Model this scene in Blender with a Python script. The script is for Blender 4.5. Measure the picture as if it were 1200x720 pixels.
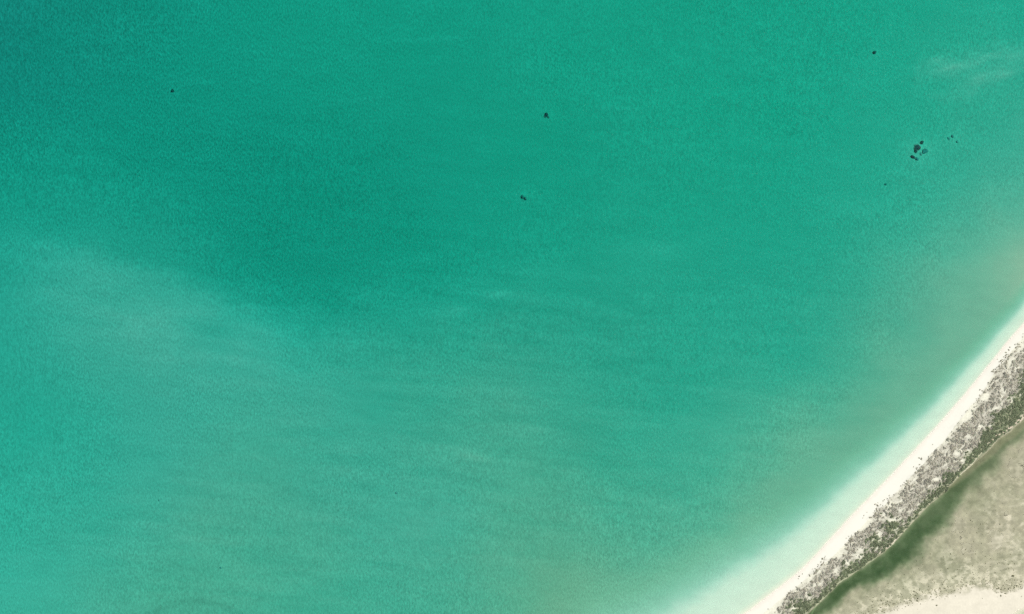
import bpy, math
import numpy as np

# ---------------------------------------------------------------- camera, sky, sun, exposure
scene = bpy.context.scene
for o in list(bpy.data.objects):
    bpy.data.objects.remove(o)
COL = scene.collection

cam_d = bpy.data.cameras.new('camera')
cam_d.sensor_width = 36.0
cam_d.lens = 72.0                      # straight down from 2400 m: a frame 1200 m wide
cam_d.clip_start = 1.0
cam_d.clip_end = 20000.0
cam = bpy.data.objects.new('camera', cam_d)
cam.location = (0.0, 0.0, 2400.0)
COL.objects.link(cam)
scene.camera = cam

SUN_EL, SUN_AZ = math.radians(56.0), math.radians(62.0)   # azimuth clockwise from the top of the frame
world = bpy.data.worlds.new('World')
scene.world = world
world.use_nodes = True
wn = world.node_tree
wn.nodes.clear()
sky = wn.nodes.new('ShaderNodeTexSky')
sky.sky_type = 'NISHITA'
sky.sun_disc = False
sky.sun_elevation = SUN_EL
sky.sun_rotation = SUN_AZ
bg = wn.nodes.new('ShaderNodeBackground')
bg.inputs['Strength'].default_value = 0.08
wo = wn.nodes.new('ShaderNodeOutputWorld')
wn.links.new(sky.outputs[0], bg.inputs[0])
wn.links.new(bg.outputs[0], wo.inputs[0])

sun_d = bpy.data.lights.new('sun', 'SUN')
sun_d.energy = 4.2
sun_d.angle = math.radians(0.5)
sun_d.color = (1.0, 0.955, 0.88)
sun = bpy.data.objects.new('sun', sun_d)
sun.rotation_euler = (math.pi / 2 - SUN_EL, 0.0, math.pi - SUN_AZ)
COL.objects.link(sun)

vs = scene.view_settings
vs.view_transform = 'Standard'
vs.look = 'None'
vs.exposure = 0.0
vs.gamma = 1.0
vs.use_curve_mapping = False
scene.render.engine = 'CYCLES'
scene.cycles.use_denoising = False
scene.cycles.use_adaptive_sampling = False
scene.cycles.use_light_tree = False
scene.cycles.max_bounces = 3
scene.cycles.diffuse_bounces = 1
scene.cycles.glossy_bounces = 1
scene.cycles.transparent_max_bounces = 12

# ---------------------------------------------------------------- numeric helpers
rng = np.random.default_rng(7)


def srgb(r, g, b):
    c = np.array([r, g, b], float) / 255.0
    return np.where(c <= 0.04045, c / 12.92, ((c + 0.055) / 1.055) ** 2.4)


def sstep(a, b, x):
    t = np.clip((x - a) / (b - a), 0.0, 1.0)
    return t * t * (3 - 2 * t)


def _hash(ix, iy, seed):
    n = (ix.astype(np.int64) * 374761393 + iy.astype(np.int64) * 668265263 + seed * 974634777) & 0x7fffffff
    n = ((n ^ (n >> 13)) * 1274126177) & 0x7fffffff
    n = n ^ (n >> 16)
    return (n & 0xffff) / 65535.0


def vnoise(x, y, seed=0):
    ix, iy = np.floor(x), np.floor(y)
    fx, fy = x - ix, y - iy
    fx, fy = fx * fx * fx * (fx * (fx * 6 - 15) + 10), fy * fy * fy * (fy * (fy * 6 - 15) + 10)
    a, b = _hash(ix, iy, seed), _hash(ix + 1, iy, seed)
    c, d = _hash(ix, iy + 1, seed), _hash(ix + 1, iy + 1, seed)
    return (a * (1 - fx) + b * fx) * (1 - fy) + (c * (1 - fx) + d * fx) * fy


def fbm(x, y, scale, seed=0, octaves=4, gain=0.5):
    """Smooth noise in about -1..1; scale is the size in metres of its largest features."""
    s, amp, tot = 0.0, 1.0, 0.0
    x, y = np.asarray(x, float) / scale, np.asarray(y, float) / scale
    for k in range(octaves):
        ca, sa = math.cos(0.6 * k + seed), math.sin(0.6 * k + seed)
        s = s + amp * (vnoise(x * ca - y * sa + 17.3 * k, x * sa + y * ca - 9.1 * k, seed + k) * 2 - 1)
        tot += amp
        amp *= gain
        x, y = x * 2.03, y * 2.03
    return s / tot * 1.5


# photo metres: P = east of the west edge, Q = south of the north edge; world x = P - 600, y = 360 - Q
def to_world(P, Q):
    return np.asarray(P, float) - 600.0, 360.0 - np.asarray(Q, float)


# shore frame: u runs along the coast to the north-east, v offshore to the north-west
OX, OY = 437.5, -190.0
EU = np.array([0.6910, 0.7229])
EU = EU / np.linalg.norm(EU)
EV = np.array([-EU[1], EU[0]])


def uv_of(x, y):
    dx, dy = x - OX, y - OY
    return dx * EU[0] + dy * EU[1], dx * EV[0] + dy * EV[1]


def xy_of(u, v):
    return OX + u * EU[0] + v * EV[0], OY + u * EU[1] + v * EV[1]


def coast_curve(pts, wob, seed, sig=14):
    p = np.array(pts, float)
    u, v = uv_of(*to_world(p[:, 0], p[:, 1]))
    o = np.argsort(u)
    u, v = u[o], v[o]
    gu = np.arange(-420.0, 421.0, 1.0)
    sl0, sl1 = (v[1] - v[0]) / (u[1] - u[0]), (v[-1] - v[-2]) / (u[-1] - u[-2])
    gv = np.interp(gu, u, v)
    gv = np.where(gu < u[0], v[0] + (gu - u[0]) * sl0, gv)
    gv = np.where(gu > u[-1], v[-1] + (gu - u[-1]) * sl1, gv)
    k = np.exp(-0.5 * (np.arange(-40, 41) / sig) ** 2)
    k /= k.sum()
    gv = np.convolve(np.pad(gv, 40, mode='reflect', reflect_type='odd'), k, mode='valid')
    s0, s1 = gv[1] - gv[0], gv[-1] - gv[-2]

    def f(uu):
        uu = np.asarray(uu, float)
        r = np.interp(uu, gu, gv)
        r = np.where(uu < gu[0], gv[0] + (uu - gu[0]) * s0 * 0.8, r)
        r = np.where(uu > gu[-1], gv[-1] + (uu - gu[-1]) * s1 * 0.8, r)
        return r + wob * fbm(uu, uu * 0 + seed * 3.7, 22.0, seed, 4, 0.6)
    return f


f_shore = coast_curve([(790, 782), (875, 719), (945, 664), (1000, 602), (1035, 568), (1100, 499), (1145, 445), (1180, 402), (1203, 376), (1250, 308)], 0.6, 3)
f_scrub = coast_curve([(810, 782), (895, 720), (985, 643), (1020, 608), (1060, 567), (1100, 522), (1145, 468), (1172, 428), (1203, 390), (1252, 322)], 1.5, 5, 9)
f_lagoon = coast_curve([(880, 775), (955, 713), (982, 684), (1040, 644), (1071, 609), (1120, 562), (1168, 517), (1203, 487), (1270, 425)], 1.2, 8, 7)

# ---------------------------------------------------------------- sounding table every 100 m (depth, sand brightness, sand blueness)
# TABLES
DEPTH = np.array([
    [5.43, 5.73, 5.85, 6.45, 6.05, 6.03, 5.72, 5.74, 5.74, 5.76, 5.50, 5.04, 4.68],
    [5.62, 5.94, 6.31, 5.95, 6.01, 5.99, 5.87, 5.74, 5.77, 5.77, 5.17, 3.94, 3.38],
    [5.95, 5.95, 6.31, 6.89, 6.95, 6.41, 6.03, 6.01, 5.47, 5.45, 4.85, 4.57, 2.76],
    [4.53, 3.79, 4.61, 6.89, 6.89, 6.41, 5.70, 4.39, 4.43, 4.97, 3.90, 2.39, 0.72],
    [3.88, 2.86, 2.76, 3.04, 3.97, 3.49, 3.44, 3.93, 4.11, 4.02, 2.59, 1.39, 1.27],
    [4.40, 3.74, 3.04, 2.76, 2.95, 2.61, 2.45, 3.15, 3.74, 2.67, 1.39, 1.32, 1.27],
    [3.63, 3.22, 2.59, 2.45, 2.73, 2.59, 2.30, 2.37, 2.45, 1.29, 1.27, 1.27, 1.27],
    [3.12, 2.64, 2.34, 2.59, 2.67, 2.59, 1.75, 1.30, 1.21, 1.21, 1.27, 1.27, 1.27]])
ALB = np.array([
    [0.516, 0.592, 0.666, 0.826, 0.803, 0.789, 0.780, 0.794, 0.794, 0.808, 0.806, 0.763, 0.735],
    [0.534, 0.615, 0.724, 0.733, 0.774, 0.760, 0.790, 0.794, 0.822, 0.822, 0.792, 0.661, 0.615],
    [0.733, 0.733, 0.724, 0.765, 0.811, 0.796, 0.789, 0.774, 0.779, 0.765, 0.748, 0.711, 0.565],
    [0.640, 0.576, 0.594, 0.765, 0.765, 0.796, 0.766, 0.642, 0.665, 0.712, 0.639, 0.521, 0.480],
    [0.628, 0.545, 0.551, 0.563, 0.612, 0.578, 0.549, 0.591, 0.628, 0.644, 0.548, 0.478, 0.480],
    [0.689, 0.639, 0.563, 0.551, 0.554, 0.521, 0.506, 0.559, 0.639, 0.556, 0.478, 0.484, 0.480],
    [0.661, 0.598, 0.548, 0.506, 0.533, 0.548, 0.520, 0.513, 0.557, 0.488, 0.480, 0.480, 0.480],
    [0.652, 0.576, 0.496, 0.548, 0.556, 0.548, 0.471, 0.459, 0.487, 0.487, 0.480, 0.480, 0.480]])
BLU = np.array([
    [0.929, 0.881, 0.849, 0.823, 0.803, 0.800, 0.783, 0.772, 0.772, 0.775, 0.761, 0.764, 0.769],
    [0.919, 0.888, 0.849, 0.818, 0.797, 0.794, 0.772, 0.772, 0.765, 0.765, 0.770, 0.727, 0.738],
    [0.832, 0.832, 0.849, 0.846, 0.839, 0.818, 0.786, 0.783, 0.755, 0.753, 0.760, 0.764, 0.746],
    [0.829, 0.808, 0.794, 0.846, 0.814, 0.818, 0.780, 0.749, 0.754, 0.767, 0.746, 0.723, 0.652],
    [0.819, 0.791, 0.790, 0.796, 0.791, 0.755, 0.761, 0.761, 0.745, 0.760, 0.708, 0.674, 0.654],
    [0.797, 0.793, 0.796, 0.767, 0.757, 0.713, 0.708, 0.725, 0.745, 0.710, 0.644, 0.655, 0.654],
    [0.796, 0.780, 0.764, 0.708, 0.751, 0.764, 0.699, 0.687, 0.709, 0.627, 0.654, 0.654, 0.654],
    [0.777, 0.736, 0.683, 0.708, 0.710, 0.708, 0.632, 0.609, 0.636, 0.636, 0.654, 0.654, 0.654]])
# END TABLES


def bspline(tab, P, Q):
    """Cubic B-spline through the 100 m sounding grid."""
    H, W = tab.shape
    gx, gy = np.clip(P / 100.0, -0.3, W - 0.7), np.clip(Q / 100.0, -0.3, H - 0.7)
    ix, iy = np.floor(gx).astype(int), np.floor(gy).astype(int)
    fx, fy = gx - ix, gy - iy

    def wts(t):
        return [(1 - t) ** 3 / 6, (3 * t ** 3 - 6 * t ** 2 + 4) / 6, (-3 * t ** 3 + 3 * t ** 2 + 3 * t + 1) / 6, t ** 3 / 6]
    wx, wy = wts(fx), wts(fy)
    r = 0.0
    for j in range(4):
        for i in range(4):
            r = r + wx[i] * wy[j] * tab[np.clip(iy + j - 1, 0, H - 1), np.clip(ix + i - 1, 0, W - 1)]
    return r


def blob(P, Q, cx, cy, rx, ry, ang=0.0):
    a = math.radians(ang)
    dx, dy = P - cx, Q - cy
    return np.exp(-(((dx * math.cos(a) + dy * math.sin(a)) / rx) ** 2 + ((-dx * math.sin(a) + dy * math.cos(a)) / ry) ** 2))


SHELF_U = [-400, -240, -100, 0, 100, 240, 400]
SHELF_W = [68, 54, 39, 27, 20, 14, 11]


def sea_bed(x, y):
    """Depth below the water and sand reflectance of the sea bed."""
    P, Q = x + 600.0, 360.0 - y
    u, v = uv_of(x, y)
    w = v - f_shore(u)
    # big wobble so that shoals and deeps have uneven outlines
    Pw = P + 30 * fbm(x, y, 170, 21) + 7 * fbm(x, y, 35, 24)
    Qw = Q + 22 * fbm(x, y, 150, 22) + 5 * fbm(x, y, 30, 25)
    d, a, b = bspline(DEPTH, Pw, Qw), bspline(ALB, Pw, Qw), bspline(BLU, Pw, Qw)
    # current-drawn streaks of sediment, nearly east-west
    xr, yr = x * 0.995 - y * 0.10, x * 0.10 + y * 0.995
    st = fbm(xr * 0.17, yr, 13, 31, 4, 0.6)
    zone = np.clip(0.28 + blob(P, Q, 640, 450, 330, 150, 12) + 0.8 * blob(P, Q, 330, 640, 320, 110, 5), 0, 1)
    soft = fbm(x, y, 60, 33, 4, 0.55)
    fine = fbm(xr * 0.12, yr, 6.5, 39, 3, 0.6)
    d = d * (1 - (0.052 * st + 0.034 * fine) * zone + 0.035 * soft)
    a = a * (1 + (0.02 * st + 0.015 * fine) * zone + 0.025 * soft)
    # cloud of stirred sand off the left edge, sharp along its north side
    edge = Q - (292 + 0.26 * (P - 100)) + 9 * fbm(x, y, 45, 34, 3)
    d = d - 0.75 * sstep(-14, 22, edge) * sstep(150, 30, edge) * sstep(-60, 90, P) * sstep(470, 250, P) * (0.85 + 0.2 * st)
    # single shoals and plumes
    xp, yp = x * 0.985 + y * 0.17, -x * 0.17 + y * 0.985
    Pb, Qb = P + 5 * fbm(x, y, 26, 47, 3), Q + 4 * fbm(x, y, 22, 48, 3)
    pl = (0.8 * blob(Pb, Qb, 1168, 68, 60, 15, -9) + 0.75 * blob(Pb, Qb, 1104, 79, 28, 13, -9) + 0.7 * blob(Pb, Qb, 1148, 96, 32, 9, -24)
          + 0.45 * blob(Pb, Qb, 1190, 84, 34, 3.5, -12) + 0.45 * blob(Pb, Qb, 1076, 93, 7, 18, 8) + 0.3 * blob(Pb, Qb, 1110, 112, 32, 5, 5))
    pl = pl * np.clip(0.85 + 0.4 * fbm(xp * 0.3, yp, 7, 35, 4, 0.6), 0, 1.5)
    d = d - 1.35 * pl * (1 + 0.3 * fbm(xp * 0.25, yp, 5, 36, 3, 0.6))
    a = a * (1 - 0.12 * np.clip(pl, 0, 1))
    d = d - 0.5 * blob(P, Q, 583, 345, 16, 5, -8) - 0.45 * blob(P, Q, 535, 363, 14, 4, -4) - 0.4 * blob(P, Q, 555, 536, 22, 5, 12)
    d = d - 0.45 * blob(P, Q, 770, 292, 45, 14, -8) - 0.15 * blob(P, Q, 1083, 182, 42, 30, 0)
    d = d - 0.30 * blob(P, Q, 1212, 335, 34, 42, 0)
    for (p0, q0, p1, q1) in ((375, 124, 452, 112), (478, 47, 538, 44), (700, 125, 745, 128)):   # bed raised in thin lines to imitate pale swell lines on the surface
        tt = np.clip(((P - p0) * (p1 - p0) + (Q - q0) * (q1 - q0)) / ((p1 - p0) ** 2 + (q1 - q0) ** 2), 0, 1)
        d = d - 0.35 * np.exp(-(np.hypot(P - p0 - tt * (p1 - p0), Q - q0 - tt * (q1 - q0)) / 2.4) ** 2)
    for (cp, cq, cr) in ((640, 134, 7), (613, 231, 10), (1078, 177, 17), (1078, 177, 12), (1026, 61, 8), (202, 105, 7), (1117, 162, 10)):   # grazed halo round the coral
        d = d - 0.30 * blob(P, Q, cp, cq, cr, cr)
    arc = np.abs(np.hypot((P - 228) / 1.5, Q - 752) - 47)
    a = a * (1 - 0.13 * np.exp(-(arc / 3.2) ** 2) * (Q > 640))
    # near-shore shelf
    W = np.interp(u, SHELF_U, SHELF_W) * (1 + 0.10 * fbm(u, u * 0, 90, 41, 3))
    t = w / W + 0.04 * fbm(x, y, 14, 43, 3) * sstep(0.15, 0.6, w / W)
    dn = np.interp(t, [-3, 0, 0.05, 0.14, 0.4, 0.72, 0.9, 1.08, 1.35, 1.8, 2.4], [-3.0 * 0.06 * 30, 0.0, 0.22, 0.36, 0.42, 0.50, 0.72, 1.08, 1.34, 1.5, 1.6])
    an = np.interp(t, [0, 0.1, 0.55, 0.85, 1.05, 1.3, 1.7, 2.4], [0.76, 0.76, 0.76, 0.73, 0.65, 0.59, 0.555, 0.545])
    bn = np.interp(t, [0, 0.3, 0.9, 1.2, 1.7], [0.74, 0.75, 0.75, 0.70, 0.65])
    k = sstep(1.25, 2.3, t)
    d = np.maximum(dn * (1 - k) + d * k, dn * 0.6)
    a = an * (1 - k) + a * k
    b = bn * (1 - k) + b * k
    a = a * (1 + 0.03 * fbm(xr * 0.4, yr, 7, 37, 3))
    al = np.stack([a, a * 0.93, a * b], -1)
    return d, np.clip(al, 0.02, 0.94), w


# ---------------------------------------------------------------- mesh helpers
def link_mesh(name, verts, faces, mat, cols=None, smooth=False):
    me = bpy.data.meshes.new(name)
    verts = np.asarray(verts, np.float32)
    faces = np.asarray(faces, np.int32)
    nv, (nf, k) = len(verts), faces.shape
    me.vertices.add(nv)
    me.vertices.foreach_set('co', verts.ravel())
    me.loops.add(nf * k)
    me.loops.foreach_set('vertex_index', faces.ravel())
    me.polygons.add(nf)
    me.polygons.foreach_set('loop_start', np.arange(0, nf * k, k, dtype=np.int32))
    if smooth:
        me.polygons.foreach_set('use_smooth', np.ones(nf, bool))
    me.update(calc_edges=True)
    if cols is not None:
        at = me.color_attributes.new('tone', 'FLOAT_COLOR', 'POINT')
        c = np.ones((nv, 4), np.float32)
        c[:, :cols.shape[1]] = cols          # a fourth column scales the grain; on the sea bed that includes painted wave light
        at.data.foreach_set('color', c.ravel())
    me.materials.append(mat)
    ob = bpy.data.objects.new(name, me)
    COL.objects.link(ob)
    return ob


def grid_faces(nu, nw):
    i, j = np.meshgrid(np.arange(nu - 1), np.arange(nw - 1), indexing='ij')
    a = (i * nw + j).ravel()
    return np.stack([a, a + 1, a + nw + 1, a + nw], -1)


def tag(o, label=None, cat=None, group=None, kind=None):
    for k_, v_ in (('label', label), ('category', cat), ('group', group), ('kind', kind)):
        if v_:
            o[k_] = v_
    return o


def new_mat(name):
    m = bpy.data.materials.new(name)
    m.use_nodes = True
    m.node_tree.nodes.clear()
    N = m.node_tree.nodes
    return m, N, m.node_tree.links, N.new('ShaderNodeOutputMaterial')


def math_node(N, L, op, a, b=None):
    n = N.new('ShaderNodeMath')
    n.operation = op
    for i, s in enumerate((a, b)):
        if s is None:
            continue
        if isinstance(s, (int, float)):
            n.inputs[i].default_value = s
        else:
            L.new(s, n.inputs[i])
    return n.outputs[0]


def noise_node(N, L, vec, scale, detail=3.0, rough=0.55):
    n = N.new('ShaderNodeTexNoise')
    n.inputs['Scale'].default_value = scale
    n.inputs['Detail'].default_value = detail
    n.inputs['Roughness'].default_value = rough
    L.new(vec, n.inputs['Vector'])
    return n.outputs['Fac']


def ground_mat(name, grains, bump=0.3, bump_scale=0.6, rough=0.95, stretch=None):
    """Colour from the mesh's own 'tone', broken up by several sizes of grain [(scale, amount), ...]."""
    m, N, L, out = new_mat(name)
    bs = N.new('ShaderNodeBsdfPrincipled')
    bs.inputs['Roughness'].default_value = rough
    bs.inputs['Specular IOR Level'].default_value = 0.15
    at = N.new('ShaderNodeAttribute')
    at.attribute_name = 'tone'
    geo = N.new('ShaderNodeNewGeometry')
    vec = geo.outputs['Position']
    if stretch:
        mp = N.new('ShaderNodeMapping')
        mp.inputs['Rotation'].default_value = (0, 0, math.radians(stretch[0]))
        mp.inputs['Scale'].default_value = (1.0, stretch[1], 1.0)
        L.new(vec, mp.inputs['Vector'])
        vec = mp.outputs[0]
    fac = None
    for sc, am in grains:
        f = noise_node(N, L, vec, sc, 2.0)
        f = math_node(N, L, 'MULTIPLY', math_node(N, L, 'SUBTRACT', f, 0.5), at.outputs['Alpha'])
        f = math_node(N, L, 'MULTIPLY_ADD', f, 2.0 * am)
        f.node.inputs[2].default_value = 1.0
        fac = f if fac is None else math_node(N, L, 'MULTIPLY', fac, f)
    mul = N.new('ShaderNodeVectorMath')
    mul.operation = 'SCALE'
    L.new(at.outputs['Color'], mul.inputs[0])
    L.new(fac, mul.inputs['Scale'])
    L.new(mul.outputs[0], bs.inputs['Base Color'])
    if bump > 0:
        bp = N.new('ShaderNodeBump')
        bp.inputs['Strength'].default_value = bump
        bp.inputs['Distance'].default_value = 0.3
        L.new(noise_node(N, L, geo.outputs['Position'], bump_scale, 2.0), bp.inputs['Height'])
        L.new(bp.outputs[0], bs.inputs['Normal'])
    L.new(bs.outputs[0], out.inputs['Surface'])
    return m


def water_mat(name, absorb, chop, gloss_rough, calm=1.0):
    """Clear surface with a faint wind-ruffled gloss over an absorbing body of water."""
    m, N, L, out = new_mat(name)
    geo = N.new('ShaderNodeNewGeometry')
    mp = N.new('ShaderNodeMapping')
    mp.inputs['Rotation'].default_value = (0, 0, math.radians(28))
    mp.inputs['Scale'].default_value = (1.0, 0.62, 1.0)
    L.new(geo.outputs['Position'], mp.inputs['Vector'])
    fine = noise_node(N, L, mp.outputs[0], 0.42, 2.0, 0.6)
    mid = noise_node(N, L, mp.outputs[0], 0.055, 0.0, 0.5)
    gust = noise_node(N, L, geo.outputs['Position'], 0.006, 1.0, 0.5)
    h = math_node(N, L, 'ADD', fine, math_node(N, L, 'MULTIPLY', mid, 0.6))
    bp = N.new('ShaderNodeBump')
    bp.inputs['Distance'].default_value = chop
    st = math_node(N, L, 'MULTIPLY_ADD', gust, 0.9)
    st.node.inputs[2].default_value = 0.15
    st.node.use_clamp = True
    L.new(st, bp.inputs['Strength'])
    L.new(h, bp.inputs['Height'])
    gl = N.new('ShaderNodeBsdfGlossy')
    gl.inputs['Roughness'].default_value = gloss_rough
    gl.inputs['Color'].default_value = (1, 1, 1, 1)
    L.new(bp.outputs[0], gl.inputs['Normal'])
    lwt = N.new('ShaderNodeLayerWeight')
    lwt.inputs['Blend'].default_value = 0.5
    fr = math_node(N, L, 'MULTIPLY_ADD', math_node(N, L, 'POWER', lwt.outputs['Facing'], 5.0), 0.979)
    fr.node.inputs[2].default_value = 0.021
    tr = N.new('ShaderNodeBsdfTransparent')
    mx = N.new('ShaderNodeMixShader')
    L.new(fr, mx.inputs[0])
    L.new(tr.outputs[0], mx.inputs[1])
    L.new(gl.outputs[0], mx.inputs[2])
    L.new(mx.outputs[0], out.inputs['Surface'])
    va = N.new('ShaderNodeVolumeAbsorption')
    dens = max(absorb) * 1.25
    va.inputs['Density'].default_value = dens
    va.inputs['Color'].default_value = tuple(1 - k / dens for k in absorb) + (1.0,)
    L.new(va.outputs[0], out.inputs['Volume'])
    return m


M_BED = ground_mat('sea_sand_with_wave_light', [(0.64, 0.56), (0.15, 0.05)], 0.0, stretch=(25, 0.5))  # grain paints light focused by the waves into the sand colour, with weed flecks
M_BEACH = ground_mat('white_beach_sand', [(0.5, 0.03), (0.06, 0.02)], 0.25, 0.5)
M_DUNE = ground_mat('dune_sand_and_litter', [(0.55, 0.25), (0.16, 0.12)], 0.6, 0.6)
M_FLAT = ground_mat('tidal_mud_with_algal_mat', [(0.42, 0.10), (0.10, 0.10), (0.025, 0.08)], 0.3, 0.5)
M_PATH = ground_mat('bare_track_sand', [(0.5, 0.12)], 0.3, 0.5)
M_SEA = water_mat('turquoise_sea_water', (0.42, 0.078, 0.095), 0.45, 0.24)
M_LAGOON = water_mat('green_lagoon_water', (0.60, 0.37, 0.55), 0.06, 0.30)

# ---------------------------------------------------------------- sea bed
uA = np.concatenate([[-5000, -3500, -2400, -1700, -1300, -1050, -930], np.arange(-880, 541, 3.0), [600, 720, 950, 1400, 2100, 3200, 5000]])
wA = np.concatenate([np.arange(3.0, 140, 2.0), np.arange(140, 1180, 3.5), [1230, 1330, 1550, 2000, 2900, 4200, 6000]])
U, W_ = np.meshgrid(uA, wA, indexing='ij')
X, Y = xy_of(U, f_shore(U) + W_)
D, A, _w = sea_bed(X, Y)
# where the table ends the bed keeps sloping gently away
D = D + 0.002 * np.clip(np.hypot(X, Y) - 760, 0, 2500)
Z = -D - 0.03
gr = (0.06 + 0.94 * sstep(20, 150, _w + 30 * fbm(X, Y, 40, 45))) * (0.8 + 0.28 * fbm(X, Y, 90, 46, 3) + 0.6 * blob(X + 600, 360 - Y, 90, 90, 330, 260) + 0.25 * blob(X + 600, 360 - Y, 450, 545, 90, 45))  # strength of the painted wave-light grain, weaker towards the shore
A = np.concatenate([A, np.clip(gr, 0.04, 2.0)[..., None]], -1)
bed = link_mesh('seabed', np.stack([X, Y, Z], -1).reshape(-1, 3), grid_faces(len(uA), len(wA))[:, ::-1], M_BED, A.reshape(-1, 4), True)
tag(bed, kind='structure')

# ---------------------------------------------------------------- beach, dune ridge, tidal flat
uL = np.concatenate([[-5000, -3000, -1800, -1000, -600, -420, -330], np.arange(-290, 291, 1.0), [330, 420, 600, 1000, 1800, 3000, 5000]])
vS, vB, vL = f_shore(uL), f_scrub(uL), f_lagoon(uL)
bw = np.maximum(vS - vB, 4.0)           # beach width
lw = np.maximum(vS - vL, bw + 12.0)     # shoreline to lagoon edge

SAND = np.array([0.80, 0.785, 0.67])
LITTER = np.array([0.445, 0.425, 0.34])
GREENFLOOR = np.array([0.27, 0.285, 0.18])
MUD = np.array([0.405, 0.39, 0.27])
ALGAE = np.array([0.20, 0.215, 0.125])

CLEARINGS = [(1148, 500, 5, 3), (1125, 541, 5, 2.2), (1120, 531, 3.5, 4), (1097, 562, 4, 2.5), (1045, 609, 9, 2.5), (1030, 627, 3, 8),
             (1006, 651, 5, 5), (992, 660, 5, 3.5), (980, 668, 3.5, 5), (1166, 479, 4.5, 3), (1176, 459, 3, 3), (1008, 644, 4, 3),
             (1054, 598, 3, 2), (955, 685, 4, 3), (930, 712, 4, 3), (1184, 472, 3, 3), (1134, 512, 3, 3.5), (1172, 467, 2.5, 3.5)]


def dune_cover(x, y, q):
    """0 = bare sand, 1 = scrub and litter; and how green the scrub is."""
    P, Q = x + 600.0, 360.0 - y
    u, _v = uv_of(x, y)
    un, vn = uv_of(x, y)
    n = fbm(un * 0.5, vn, 7.0, 51, 4, 0.6)              # drawn out along the shore
    c = sstep(-0.12, 0.26, q + 0.26 * n + 0.10 * fbm(x, y, 30, 52, 2))
    c = c * (1 - 0.62 * sstep(0.28, 0.75, fbm(un * 0.45, vn, 3.6, 53, 3, 0.7)) * (1 - 0.5 * sstep(0.7, 0.95, q)))
    for (cx, cy, rx, ry) in CLEARINGS:
        c = c * (1 - 0.92 * blob(P + 1.5 * n, Q - 1.5 * n, cx, cy, rx, ry))
    lim = np.interp(u, [-300, -200, -60, 40, 110, 180, 260], [0.62, 0.64, 0.80, 0.80, 0.62, 0.46, 0.40])
    g = sstep(lim - 0.09, lim + 0.12, q + 0.16 * fbm(x, y, 16, 55, 3))
    for (cx, cy, rx, ry) in [(1045, 617, 9, 9), (1028, 636, 9, 8), (940, 712, 14, 8), (1000, 664, 9, 6)]:
        g = np.maximum(g, np.clip(1.5 * blob(P, Q, cx, cy, rx, ry), 0, 1))
    return np.clip(c, 0, 1), np.clip(g, 0, 1)


def dune_z(x, y, q):
    return 1.4 * (1 - q) + 0.25 * q + 1.7 * np.sin(np.pi * np.clip(q, 0, 1)) ** 1.3 + 0.35 * fbm(x, y, 14, 57, 4) * np.sin(np.pi * np.clip(q, 0.0, 1)) ** 0.7


# beach, running a little way under the water
nb = 28
tb = np.concatenate([np.array([-0.30, -0.2, -0.1]), np.linspace(0, 1, nb)])
SB = np.where(tb[None, :] < 0, tb[None, :] * 22.0, tb[None, :] * bw[:, None])
X, Y = xy_of(uL[:, None] + 0 * SB, vS[:, None] - SB)
Dn, An, _w = sea_bed(X, Y)
t01 = np.clip(SB / bw[:, None], 0, 1)
Z = np.where(SB < 0, -Dn, 1.4 * t01 ** 0.85 + 0.05 * fbm(X, Y, 8, 61) * t01 * (1 - t01))
wet = 0.7 * sstep(5.5, 0.5, SB + 1.2 * fbm(X, Y, 9, 63, 3)) * sstep(-3.0, 0.0, SB)
colb = SAND[None, None, :] * (1 + 0.02 * fbm(X, Y, 12, 65)[..., None])
colb = colb * (1 - wet[..., None]) + np.array([0.79, 0.72, 0.61]) * wet[..., None]
colb = np.where((SB < 0)[..., None], An * (1 - wet[..., None]) + np.array([0.76, 0.71, 0.58]) * wet[..., None], colb)
cov, _g = dune_cover(X, Y, (SB - bw[:, None]) / (lw - bw)[:, None])
spk = (cov * sstep(0.55, 1.0, t01))[..., None]
colb = colb * (1 - 0.6 * spk) + LITTER * 0.6 * spk
beach = link_mesh('beach', np.stack([X, Y, Z], -1).reshape(-1, 3), grid_faces(len(uL), len(tb)), M_BEACH, colb.reshape(-1, 3), True)
tag(beach, kind='structure')

# dune ridge
nd = 46
qd = np.linspace(0, 1, nd)
SD = bw[:, None] + qd[None, :] * (lw - bw)[:, None]
X, Y = xy_of(uL[:, None] + 0 * SD, vS[:, None] - SD)
QD = qd[None, :] + 0 * SD
Z = dune_z(X, Y, QD)
cov, grn = dune_cover(X, Y, QD)
cd = SAND * np.array([0.94, 0.94, 0.88]) * (1 - cov[..., None]) + (LITTER * (1 - grn[..., None]) + GREENFLOOR * grn[..., None]) * cov[..., None]
dune = link_mesh('dune_ridge', np.stack([X, Y, Z], -1).reshape(-1, 3), grid_faces(len(uL), nd), M_DUNE, cd.reshape(-1, 3), True)
tag(dune, kind='structure')


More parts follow.
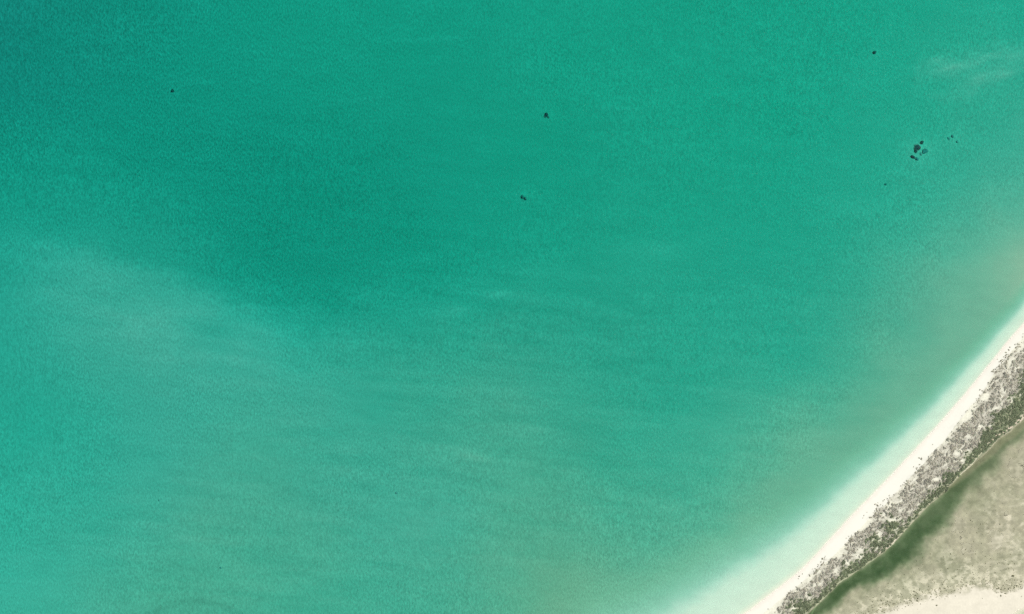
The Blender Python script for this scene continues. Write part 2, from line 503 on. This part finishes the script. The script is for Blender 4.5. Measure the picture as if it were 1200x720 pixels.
# tidal flat with its channel and sand bank
def flat_z_col(x, y, r, u):
    P, Q = x + 600.0, 360.0 - y
    Wc = np.interp(u, [-300, -235, -190, -130, -60, 0, 60, 120, 200, 260], [10, 11, 13, 19, 28, 28, 24, 19, 18, 18]) * (1 + 0.30 * fbm(x, y, 22, 71, 4, 0.6))
    Dc = np.interp(u, [-300, -235, -200, -140, -60, 0, 50, 100, 160, 260], [0.5, 0.6, 0.8, 1.0, 1.08, 0.95, 0.6, 0.42, 0.42, 0.42])
    t = r / Wc
    ch = np.interp(t, [0, 0.05, 0.2, 0.6, 0.8, 1.0, 1.25], [0, 0.45, 0.9, 1.0, 0.7, 0.25, 0.0])
    shelf = np.interp(u, [20, 60, 110, 200], [0, 7, 9, 10])            # muddy ledge by the bank at the far end
    led = sstep(shelf + 3, shelf - 2, r) * (shelf > 0.5)
    n1, n2, n3 = fbm(x, y, 40, 73, 4), fbm(x, y, 12, 75, 4, 0.6), fbm(x, y, 4.5, 77, 3, 0.6)
    ch = ch * (1 - 0.6 * led) * np.clip(1 + 0.15 * n2 + 0.08 * n3, 0.3, 1.5)
    z = 0.25 * sstep(1.5, 0, r) * (1 - ch) - Dc * ch - (0.045 + 0.04 * n1) * sstep(0, 3, r)
    yb = np.interp(P, [900, 985, 1017, 1067, 1093, 1145, 1175, 1200, 1300], [790, 740, 722, 706, 698, 688, 692, 687, 660])
    sb = sstep(-5, 7, Q - yb + 5 * n2 + 3 * n3)                         # pale sand bank
    fringe = np.exp(-((Q - yb + 9 + 6 * n1) / 13.0) ** 2)
    veins = blob(P, Q, 1196, 625, 9, 34, 12) + 0.6 * blob(P, Q, 1184, 610, 6, 14, -30) + 0.5 * blob(P, Q, 1194, 672, 12, 7, -40) + 0.6 * blob(P, Q, 1165, 575, 14, 5, 60)
    pool = blob(P, Q, 1206, 726, 30, 17, -28)
    z = z + 0.30 * sb - 0.52 * np.clip(pool * 1.3, 0, 1) * sb
    m = (MUD + (ALGAE - MUD) * np.clip(0.22 + 0.35 * n1 + 0.38 * n2, 0, 0.85)[..., None]) * (1 + 0.15 * n3 + 0.08 * n1)[..., None]
    m = m + (ALGAE * 0.85 - m) * np.clip(ch, 0, 1)[..., None] * 0.55
    m = m + (np.array([0.23, 0.225, 0.135]) * (1 + 0.2 * n3)[..., None] - m) * (0.8 * led * sstep(0, 2, r))[..., None]
    pale = np.clip(0.65 * fringe * (0.4 + 1.1 * sstep(-0.1, 0.6, n3)) + 0.42 * sstep(0.15, 0.8, n2 + 0.6 * n3) * sstep(25, 60, r) + 0.35 * sstep(0.2, 0.8, fbm(x * 0.35 + y * 0.1, y - x * 0.1, 6, 79, 3, 0.6)) * sstep(30, 80, r) + 0.8 * veins * sstep(-0.2, 0.6, n2), 0, 0.85)
    m = m + (np.array([0.64, 0.60, 0.45]) - m) * pale[..., None]
    sandc = np.array([0.71, 0.665, 0.53]) * (1 + 0.03 * n2)[..., None]
    m = m + (sandc - m) * sb[..., None]
    bank = blob(P, Q, 1183, 497, 26, 5, -41)                            # bare pinkish bank at the far end of the dune
    m = m + (np.array([0.50, 0.44, 0.33]) - m) * np.clip(bank * 1.1, 0, 0.85)[..., None]
    return z, np.clip(m, 0.02, 0.9)


rL = np.concatenate([np.arange(0, 250, 1.0), [258, 275, 310, 380, 500, 750, 1200, 2200, 4000]])
SF = lw[:, None] + rL[None, :]
X, Y = xy_of(uL[:, None] + 0 * SF, vS[:, None] - SF)
Z, cf = flat_z_col(X, Y, rL[None, :] + 0 * SF, uL[:, None] + 0 * SF)
flat = link_mesh('tidal_flat', np.stack([X, Y, Z], -1).reshape(-1, 3), grid_faces(len(uL), len(rL)), M_FLAT, cf.reshape(-1, 3), True)
tag(flat, kind='structure')


# ---------------------------------------------------------------- water bodies (closed, cut by the ground)
def water_body(name, edge0, edge1, top, bottom, mat):
    n = len(edge0)
    t = np.concatenate([edge0, edge1[::-1]])
    m = len(t)
    v = np.concatenate([np.c_[t, np.full(m, top)], np.c_[t, np.full(m, bottom)]])
    q = []
    for i in range(n - 1):
        j = m - 1 - i
        q.append((i, i + 1, j - 1, j))
        q.append((m + i, m + j, m + j - 1, m + i + 1))
    for i in range(m):
        j = (i + 1) % m
        q.append((i, m + i, m + j, j))
    ob = link_mesh(name, v, q, mat)
    bm_fix(ob)
    return tag(ob, kind='structure')


def bm_fix(ob):
    import bmesh
    b = bmesh.new()
    b.from_mesh(ob.data)
    bmesh.ops.recalc_face_normals(b, faces=b.faces)
    if b.calc_volume(signed=True) < 0:
        bmesh.ops.reverse_faces(b, faces=b.faces)
    b.to_mesh(ob.data)
    b.free()


uW = np.concatenate([[-4900, -3000, -1500, -900], np.arange(-420, 421, 20.0), [900, 1500, 3000, 4900]])
e_in = np.stack(xy_of(uW, f_shore(uW) - 12.0), -1)
e_out = np.stack(xy_of(uW, f_shore(uW) + 5800.0), -1)
water_body('sea_water', e_out, e_in, 0.0, -40.0, M_SEA)
e_in = np.stack(xy_of(uW, f_lagoon(uW) + 7.0), -1)
e_out = np.stack(xy_of(uW, f_lagoon(uW) - 3900.0), -1)
water_body('lagoon_water', e_in, e_out, -0.02, -12.0, M_LAGOON)


# ---------------------------------------------------------------- sandy track along the lagoon side of the dune
def ribbon(name, pts, widths, mat, col, seed):
    p = np.array(pts, float)
    seg = np.r_[0, np.cumsum(np.hypot(*np.diff(p, axis=0).T))]
    t = np.arange(0, seg[-1], 0.8)
    P, Q = np.interp(t, seg, p[:, 0]), np.interp(t, seg, p[:, 1])
    k = np.hanning(9)
    k /= k.sum()
    P, Q = (np.convolve(np.pad(a, 4, mode='edge'), k, 'valid') for a in (P, Q))
    P, Q = P + 0.5 * fbm(t, t * 0, 9, seed), Q + 0.5 * fbm(t, t * 0 + 40, 9, seed)
    wd = np.interp(t, seg, widths) * (1 + 0.45 * fbm(t, t * 0 + 9, 6, seed + 2, 3, 0.6))
    x, y = to_world(P, Q)
    tx, ty = np.gradient(x), np.gradient(y)
    ln = np.hypot(tx, ty)
    nx, ny = -ty / ln, tx / ln
    V, C = [], []
    for s in (-1, -0.5, 0, 0.5, 1):
        xx, yy = x + nx * s * wd / 2, y + ny * s * wd / 2
        V.append(np.stack([xx, yy, ground_z(xx, yy) + 0.10 - 0.07 * abs(s)], -1))
        C.append(np.array(col)[None] * (1 + 0.10 * fbm(xx, yy, 3, seed + 4))[:, None])
    V, C = np.stack(V, 1), np.stack(C, 1)
    o = link_mesh(name, V.reshape(-1, 3), grid_faces(len(x), 5), mat, C.reshape(-1, 3), True)
    return tag(o, kind='structure')


def ground_z(x, y):
    u, v = uv_of(x, y)
    s, b = f_shore(u) - v, np.maximum(f_shore(u) - f_scrub(u), 4.0)
    l = np.maximum(f_shore(u) - f_lagoon(u), b + 12.0)
    q = (s - b) / (l - b)
    zf, _c = flat_z_col(x, y, np.maximum(s - l, 0), u)
    return np.where(q < 0, 1.4 * np.clip(s / b, 0, 1) ** 0.85, np.where(q <= 1, dune_z(x, y, q), zf))


ribbon('sand_track', [(950, 722), (957, 709), (972, 692), (986, 681), (1006, 667), (1028, 653)], [1.6, 1.6, 1.3, 1.6, 1.2, 1.2], M_PATH, (0.40, 0.42, 0.27), 81)
ribbon('sand_track', [(1024, 652), (1034, 646), (1046, 637), (1054, 628)], [1.2, 2.4, 3.4, 1.2], M_PATH, (0.62, 0.56, 0.43), 83)
ribbon('sand_track', [(1056, 627), (1074, 605), (1096, 583), (1118, 563), (1140, 543), (1150, 530), (1160, 517)], [0.9, 1.0, 1.1, 1.3, 2.0, 1.4, 2.6], M_PATH, (0.50, 0.48, 0.34), 85)
ribbon('sand_track', [(1158, 519), (1166, 512), (1178, 506), (1188, 497), (1204, 484)], [2.5, 2.4, 2.4, 3.6, 3.0], M_PATH, (0.60, 0.52, 0.40), 87)


# ---------------------------------------------------------------- plants
def leaf_mat(name, base, trans):
    m, N, L, out = new_mat(name)
    bs = N.new('ShaderNodeBsdfPrincipled')
    bs.inputs['Roughness'].default_value = 0.8
    bs.inputs['Specular IOR Level'].default_value = 0.2
    at = N.new('ShaderNodeAttribute')
    at.attribute_name = 'tone'
    oi = N.new('ShaderNodeObjectInfo')
    f = math_node(N, L, 'MULTIPLY_ADD', oi.outputs['Random'], 0.35)
    f.node.inputs[2].default_value = 0.88
    mul = N.new('ShaderNodeVectorMath')
    mul.operation = 'SCALE'
    L.new(at.outputs['Color'], mul.inputs[0])
    L.new(f, mul.inputs['Scale'])
    L.new(mul.outputs[0], bs.inputs['Base Color'])
    tl = N.new('ShaderNodeBsdfTranslucent')
    L.new(mul.outputs[0], tl.inputs['Color'])
    mx = N.new('ShaderNodeMixShader')
    mx.inputs[0].default_value = 0.45
    L.new(bs.outputs[0], mx.inputs[1])
    L.new(tl.outputs[0], mx.inputs[2])
    L.new(mx.outputs[0], out.inputs['Surface'])
    return m


M_LEAF = leaf_mat('leaves', None, None)


def shrub_geo(r, h, n, leaf, colour, seed, lobes=4):
    """Leaf clumps spread over a low lobed dome, and a few stems; radius r, height h."""
    g = np.random.default_rng(seed)
    lc = np.c_[g.uniform(-0.5, 0.5, lobes) * r, g.uniform(-0.5, 0.5, lobes) * r, g.uniform(0.25, 0.6, lobes) * h, g.uniform(0.38, 0.62, lobes) * r]
    k = g.integers(0, lobes, n)
    dv = g.normal(size=(n, 3))
    dv /= np.linalg.norm(dv, axis=1)[:, None]
    dv[:, 2] = np.abs(dv[:, 2]) * 1.0 - 0.15
    rad = lc[k, 3] * g.uniform(0.55, 1.08, n)
    c = np.c_[lc[k, 0] + dv[:, 0] * rad, lc[k, 1] + dv[:, 1] * rad, np.clip(lc[k, 2] + dv[:, 2] * rad * h / r * 0.9, 0.06, None)]
    nrm = dv + g.normal(size=(n, 3)) * 0.55 + np.array([0, 0, 0.9])
    nrm /= np.linalg.norm(nrm, axis=1)[:, None]
    a = np.cross(nrm, g.normal(size=(n, 3)))
    a /= np.linalg.norm(a, axis=1)[:, None]
    b = np.cross(nrm, a)
    s = leaf * g.uniform(0.6, 1.3, n)[:, None]
    bend = nrm * s * 0.25
    v = np.stack([c - a * s, c - b * s * 0.55 + bend, c + a * s, c + b * s * 0.55 + bend], 1).reshape(-1, 3)
    f = np.arange(n * 4).reshape(-1, 4)
    tone = (np.asarray(colour)[None] * g.uniform(0.7, 1.35, n)[:, None] * (1 + g.normal(size=(n, 3)) * 0.06))
    col = np.repeat(np.clip(tone, 0.01, 0.8), 4, axis=0)
    # stems
    sv, sf = [], []
    for i in range(lobes):
        top = lc[i, :3]
        off = len(v) + len(sv)
        th = 0.03 * r
        for (px, py, pz, tt) in ((0, 0, -0.1, th), (top[0], top[1], top[2], th * 0.4)):
            for q in range(3):
                an = q * 2.094
                sv.append((px + math.cos(an) * tt, py + math.sin(an) * tt, pz))
        for q in range(3):
            sf.append((off + q, off + (q + 1) % 3, off + 3 + (q + 1) % 3, off + 3 + q))
    v = np.concatenate([v, np.array(sv)])
    f = np.concatenate([f, np.array(sf)])
    col = np.concatenate([col, np.tile(np.array([[0.10, 0.08, 0.06]]), (len(sv), 1))])
    return v, f, col


KINDS = {  # base radius, height, leaves, leaf size, colour
    'dune_shrub': (1.0, 0.40, 90, 0.21, (0.53, 0.515, 0.42)),
    'green_bush': (1.0, 0.55, 110, 0.20, (0.285, 0.335, 0.205)),
    'sand_tuft': (1.0, 0.60, 46, 0.26, (0.42, 0.40, 0.29)),
    'saltmarsh_tuft': (1.0, 0.50, 50, 0.26, (0.27, 0.275, 0.165)),
}
PROTO = {k: [shrub_geo(p[0], p[1], p[2], p[3], p[4], 100 * i + j) for j in range(6)] for i, (k, p) in enumerate(KINDS.items())}
PROTO_ME = {}


def plant(kind, x, y, r, j, rot, z, label, cat, group):
    key = (kind, j)
    if key not in PROTO_ME:
        v, f, c = PROTO[kind][j]
        o = link_mesh(kind, v, f, M_LEAF, c)
        PROTO_ME[key] = o.data
    else:
        o = bpy.data.objects.new(kind, PROTO_ME[key])
        COL.objects.link(o)
    o.location = (x, y, z - 0.03)
    o.rotation_euler = (0, 0, rot)
    o.scale = (r * 1.25, r * 0.9, r * (0.85 + 0.3 * ((j * 37) % 10) / 10))
    return tag(o, label, cat, group)


def mass(kind, name, items, label, cat):
    """All the plants too many to set out singly, as one object."""
    V, F, C, off = [], [], [], 0
    zs = ground_z(np.array([i[0] for i in items]), np.array([i[1] for i in items]))
    for (x, y, r, j, rot), z in zip(items, zs):
        v, f, c = PROTO[kind][j]
        keep = 56 if len(v) > 300 else len(v)
        ca, sa = math.cos(rot) * r, math.sin(rot) * r
        vx, vy = v[:, 0] * 1.3, v[:, 1] * 0.9
        vv = np.c_[vx * ca - vy * sa + x, vx * sa + vy * ca + y, v[:, 2] * r + z - 0.03]
        V.append(vv)
        F.append(f + off)
        C.append(np.clip(c * (0.72 + 0.55 * ((j * 7 + int(abs(x) * 13)) % 11) / 10), 0, 0.9))
        off += len(vv)
    o = link_mesh(name, np.concatenate(V), np.concatenate(F), M_LEAF, np.concatenate(C))
    return tag(o, label, cat, kind='stuff')


def scatter():
    out = {k: [] for k in KINDS}
    # the dune ridge, on a jittered 1.9 m lattice in the shore frame
    for u in np.arange(-285, 275, 1.7):
        b, l, vs_ = f_shore(u) - f_scrub(u), f_shore(u) - f_lagoon(u), f_shore(u)
        s = np.arange(b - 8, l - 0.6, 1.7)
        uu, ss = u + rng.uniform(-0.85, 0.85, len(s)), s + rng.uniform(-0.85, 0.85, len(s))
        x, y = xy_of(uu, vs_ - ss)
        q = (ss - b) / (l - b)
        cov, grn = dune_cover(x, y, q)
        pick, size = rng.uniform(size=len(s)), rng.uniform(size=len(s))
        for i in range(len(s)):
            if abs(x[i]) > 625 or abs(y[i]) > 385 or ss[i] > l - 0.8:
                continue
            it = (x[i], y[i], 0.0, int(rng.integers(0, 6)), float(0.81 + rng.normal() * 0.6))
            if q[i] < 0.02:
                if pick[i] < 0.75 * cov[i]:
                    out['sand_tuft'].append(it[:2] + (0.55 + 0.7 * size[i],) + it[3:])
            elif pick[i] < (0.92 - 0.17 * grn[i]) * cov[i] ** 1.2:
                if rng.uniform() < grn[i]:
                    out['green_bush'].append(it[:2] + (1.1 + 1.7 * size[i] ** 2,) + it[3:])
                else:
                    out['dune_shrub'].append(it[:2] + (0.6 + 2.0 * size[i] ** 3.5,) + it[3:])
    # salt-marsh tufts along the edge of the sand bank and over the flat
    for _ in range(15000):
        P, Q = rng.uniform(985, 1210), rng.uniform(560, 725)
        yb = np.interp(P, [900, 985, 1017, 1067, 1093, 1145, 1175, 1200, 1300], [790, 740, 722, 706, 698, 688, 692, 687, 660])
        n = float(fbm(np.array([P]), np.array([Q]), 10, 91, 3)[0])
        pr = 0.55 * math.exp(-((Q - yb + 5 + 5 * n) / 7.5) ** 2) + 0.05 * math.exp(-((Q - yb + 25) / 22) ** 2) + (0.02 if Q < yb + 3 else 0.0)
        x, y = P - 600, 360 - Q
        u, v = uv_of(x, y)
        if f_lagoon(u) - v < 30 or rng.uniform() > pr:
            continue
        out['saltmarsh_tuft'].append((x, y, 0.32 + 0.45 * rng.uniform() ** 1.8, int(rng.integers(0, 6)), float(rng.uniform(0, 6.28))))
    for (P, Q, r) in [(1168.5, 690, 1.1), (1170.5, 690.2, 0.9), (1177.5, 690, 1.0), (1182, 690.5, 1.2), (1188.5, 688.5, 1.2), (1192, 686.5, 1.1), (1173.2, 694.5, 0.9),
                      (1172.8, 698.3, 1.0), (1177.5, 695.6, 0.9), (1179, 695.7, 0.8), (1184.5, 694, 0.6), (1175.5, 686, 0.8), (1075, 704, 1.2), (1075.4, 701.5, 1.0), (1073, 698, 0.9)]:
        out['saltmarsh_tuft'].append((P - 600, 360 - Q, r, int(rng.integers(0, 6)), float(rng.uniform(0, 6.28))))
    return out


PLANTS = scatter()
TXT = {
    'dune_shrub': ('low grey-brown shrub in the scrub on the dune ridge', 'shrub', 'grey-brown shrubs of the dune ridge', 'dune_scrub', 'grey-brown low scrub covering the dune ridge', 'scrub'),
    'green_bush': ('green bush on the lagoon side of the dune ridge', 'bush', 'green bushes on the lagoon side of the dune', 'bush_thicket', 'green thicket along the lagoon side of the dune', 'thicket'),
    'sand_tuft': ('small grass tuft on white sand at the upper beach edge', 'tuft', 'tufts at the upper edge of the beach', 'beach_grass', 'thin beach grass at the upper beach edge', 'grass'),
    'saltmarsh_tuft': ('small olive salt-marsh tuft on the tidal flat', 'tuft', 'salt-marsh tufts on the tidal flat', 'saltmarsh_growth', 'fine olive salt-marsh growth speckling the tidal flat', 'salt marsh'),
}
for kind, items in PLANTS.items():
    lab, cat, grp, mname, mlab, mcat = TXT[kind]
    inside = lambda i: abs(i[0]) < 599 and abs(i[1]) < 359
    items = sorted(items, key=lambda i: (not inside(i), -i[2]))
    zs = ground_z(np.array([i[0] for i in items[:300]]), np.array([i[1] for i in items[:300]]))
    for it, z in zip(items[:300], zs):
        plant(kind, *it, float(z), lab, cat, grp)
    if len(items) > 300:
        mass(kind, mname, items[300:], mlab, mcat)
    print(kind, len(items))


SPECIAL = [
    ('saltmarsh_tuft', 1187.0, 675.5, 1.9, 'largest dark salt-marsh tuft, near the right edge of the flat', 'tuft'),
    ('saltmarsh_tuft', 1097.5, 709.5, 1.0, 'lone salt-marsh tuft out on the pale sand bank', 'tuft'),
    ('saltmarsh_tuft', 1172.8, 699.0, 1.0, 'tuft standing farthest out on the sand bank near the right', 'tuft'),
    ('green_bush', 1044.0, 615.0, 4.2, 'big round dark green bush ringed by pale sand on the dune', 'bush'),
    ('green_bush', 1027.0, 636.5, 3.8, 'broad dark green bush beside the channel, left of the ringed one', 'bush'),
    ('green_bush', 936.0, 715.0, 4.0, 'broad dark green bush at the bottom edge of the dune', 'bush'),
    ('green_bush', 1109.0, 573.0, 3.2, 'dark green bush at the lagoon edge midway along the dune', 'bush'),
]
for n_, (kind, P, Q, r, lab, cat) in enumerate(SPECIAL):
    x, y = P - 600.0, 360.0 - Q
    plant(kind, x, y, r, n_ % 6, 0.7 * n_, float(ground_z(np.array([x]), np.array([y]))[0]), lab, cat, TXT[kind][2])


# ---------------------------------------------------------------- coral heads under the water
def coral_mat():
    m, N, L, out = new_mat('weedy_coral_rock')
    bs = N.new('ShaderNodeBsdfPrincipled')
    bs.inputs['Roughness'].default_value = 0.9
    at = N.new('ShaderNodeAttribute')
    at.attribute_name = 'tone'
    L.new(at.outputs['Color'], bs.inputs['Base Color'])
    L.new(bs.outputs[0], out.inputs['Surface'])
    return m


M_CORAL = coral_mat()


def coral(P, Q, rx, ry, h, tone, label, seed, rot=0.0, lumps=5):
    """A rounded, knobbly head of several swellings rising from the sand."""
    g = np.random.default_rng(seed)
    nu_, nv_ = 28, 14
    th = np.linspace(0, 2 * math.pi, nu_, endpoint=False)
    ph = np.linspace(0, 0.5 * math.pi, nv_)
    T, H = np.meshgrid(th, ph, indexing='ij')
    L_ = np.c_[g.uniform(0, 6.28, lumps), g.uniform(0.2, 1.2, lumps), g.uniform(0.15, 0.45, lumps)]
    R = np.ones_like(T)
    for a, e, am in L_:
        dd = np.cos(H) * math.cos(e) * np.cos(T - a) + np.sin(H) * math.sin(e)
        R = R + am * np.exp((dd - 1) * 7)
    R = R * 0.85 + 0.10 * fbm(np.cos(T) * 3 * np.cos(H) + seed, np.sin(T) * 3 * np.cos(H) + H, 1.0, seed, 3)
    cx, cy = to_world(P, Q)
    rx, ry = rx * 1.12, ry * 1.12
    sp = 0.82 * np.cos(H) ** 0.7 + 0.55 * (1 - np.sin(H)) ** 2
    xl, yl = rx * R * sp * np.cos(T), ry * R * sp * np.sin(T)
    ca, sa = math.cos(rot), math.sin(rot)
    d0, _a, _w = sea_bed(np.array([float(cx)]), np.array([float(cy)]))
    z = -d0[0] - 0.25 + h * np.sin(H) ** 1.3 * R
    V = np.stack([cx + xl * ca - yl * sa, cy + xl * sa + yl * ca, z], -1).reshape(-1, 3)
    f = []
    for i in range(nu_):
        for j in range(nv_ - 1):
            i2 = (i + 1) % nu_
            f.append((i * nv_ + j, i2 * nv_ + j, i2 * nv_ + j + 1, i * nv_ + j + 1))
    c = np.asarray(tone)[None] * (1 + 0.35 * fbm(V[:, 0], V[:, 1], 1.2, seed + 3))[:, None]
    e = sstep(0.05, 0.85, np.sin(H).reshape(-1) + 0.12 * fbm(V[:, 0], V[:, 1], 0.9, seed + 5))[:, None]
    c = _a[0][None] * 0.93 * (1 - e) + c * e           # sand drifted over the skirt
    o = link_mesh('coral_head', V, f, M_CORAL, np.clip(c, 0.005, 1), True)
    return tag(o, label, 'coral head', 'coral heads on the sandy sea bed')


DK, MD, FT = (0.004, 0.06, 0.06), (0.04, 0.20, 0.19), (0.15, 0.33, 0.29)
coral(1075.6, 173.0, 3.3, 3.7, 2.6, DK, 'largest and blackest coral head in the cluster off the right shore', 1, 0.4)
coral(1073.8, 176.8, 2.0, 2.2, 2.2, DK, 'dark coral head touching the lower left of the blackest one', 2)
coral(1080.8, 167.0, 2.0, 1.8, 2.2, DK, 'small round dark coral head just above right of the blackest one', 3)
coral(1084.2, 177.0, 3.0, 2.9, 1.1, (0.05, 0.22, 0.20), 'blurred green coral patch right of the blackest coral head', 4, 0.3)
coral(1079.8, 180.2, 1.7, 1.6, 1.0, (0.20, 0.32, 0.27), 'faint small green coral patch below right of the blackest coral head', 5)
coral(1070.9, 184.3, 2.5, 1.7, 2.2, DK, 'dark oval coral head at the bottom left of the cluster', 6, -0.3)
coral(1075.3, 186.2, 2.1, 1.6, 1.8, MD, 'dull coral head adjoining the dark oval one at the cluster bottom', 7)
coral(1112.4, 162.0, 1.8, 1.5, 1.2, FT, 'leftmost faint coral speck of the small trio right of the cluster', 8)
coral(1116.6, 159.3, 1.7, 1.5, 1.4, MD, 'topmost and darkest coral speck of the small trio', 9, 0.5)
coral(1122.3, 166.0, 1.4, 1.4, 1.2, FT, 'lower right faint coral speck of the small trio', 10)
coral(640.4, 134.4, 2.2, 2.6, 2.6, (0.01, 0.10, 0.10), 'lone dark coral head in the upper middle of the bay', 11, 0.4)
coral(642.8, 137.0, 1.3, 1.3, 1.6, FT, 'faint coral bump at the lower right of the lone upper middle head', 17)
coral(612.0, 231.0, 1.8, 2.2, 2.0, MD, 'left half of the blurred double coral head in mid bay', 12)
coral(615.4, 232.4, 2.0, 1.8, 2.0, (0.10, 0.26, 0.23), 'right half of the blurred double coral head in mid bay', 13)
coral(201.5, 105.5, 1.9, 1.6, 2.4, (0.01, 0.10, 0.10), 'single small dark coral head alone in the upper left water', 14)
coral(1025.6, 61.0, 2.1, 1.5, 2.4, (0.01, 0.10, 0.10), 'small dark coral head alone near the top right edge', 15, 0.4)
coral(465.0, 578.2, 1.5, 1.0, 1.3, FT, 'small dark coral speck alone in the lower middle water', 16, -0.3)
coral(258.0, 666.0, 1.0, 0.9, 1.0, MD, 'tiny dark coral speck near the bottom left', 18)
coral(186.0, 587.0, 1.0, 0.9, 1.0, FT, 'tiny dark coral speck in the lower left water above another', 19)
coral(1038.6, 216.2, 1.4, 1.1, 1.2, MD, 'tiny coral speck below left of the coral cluster', 20)
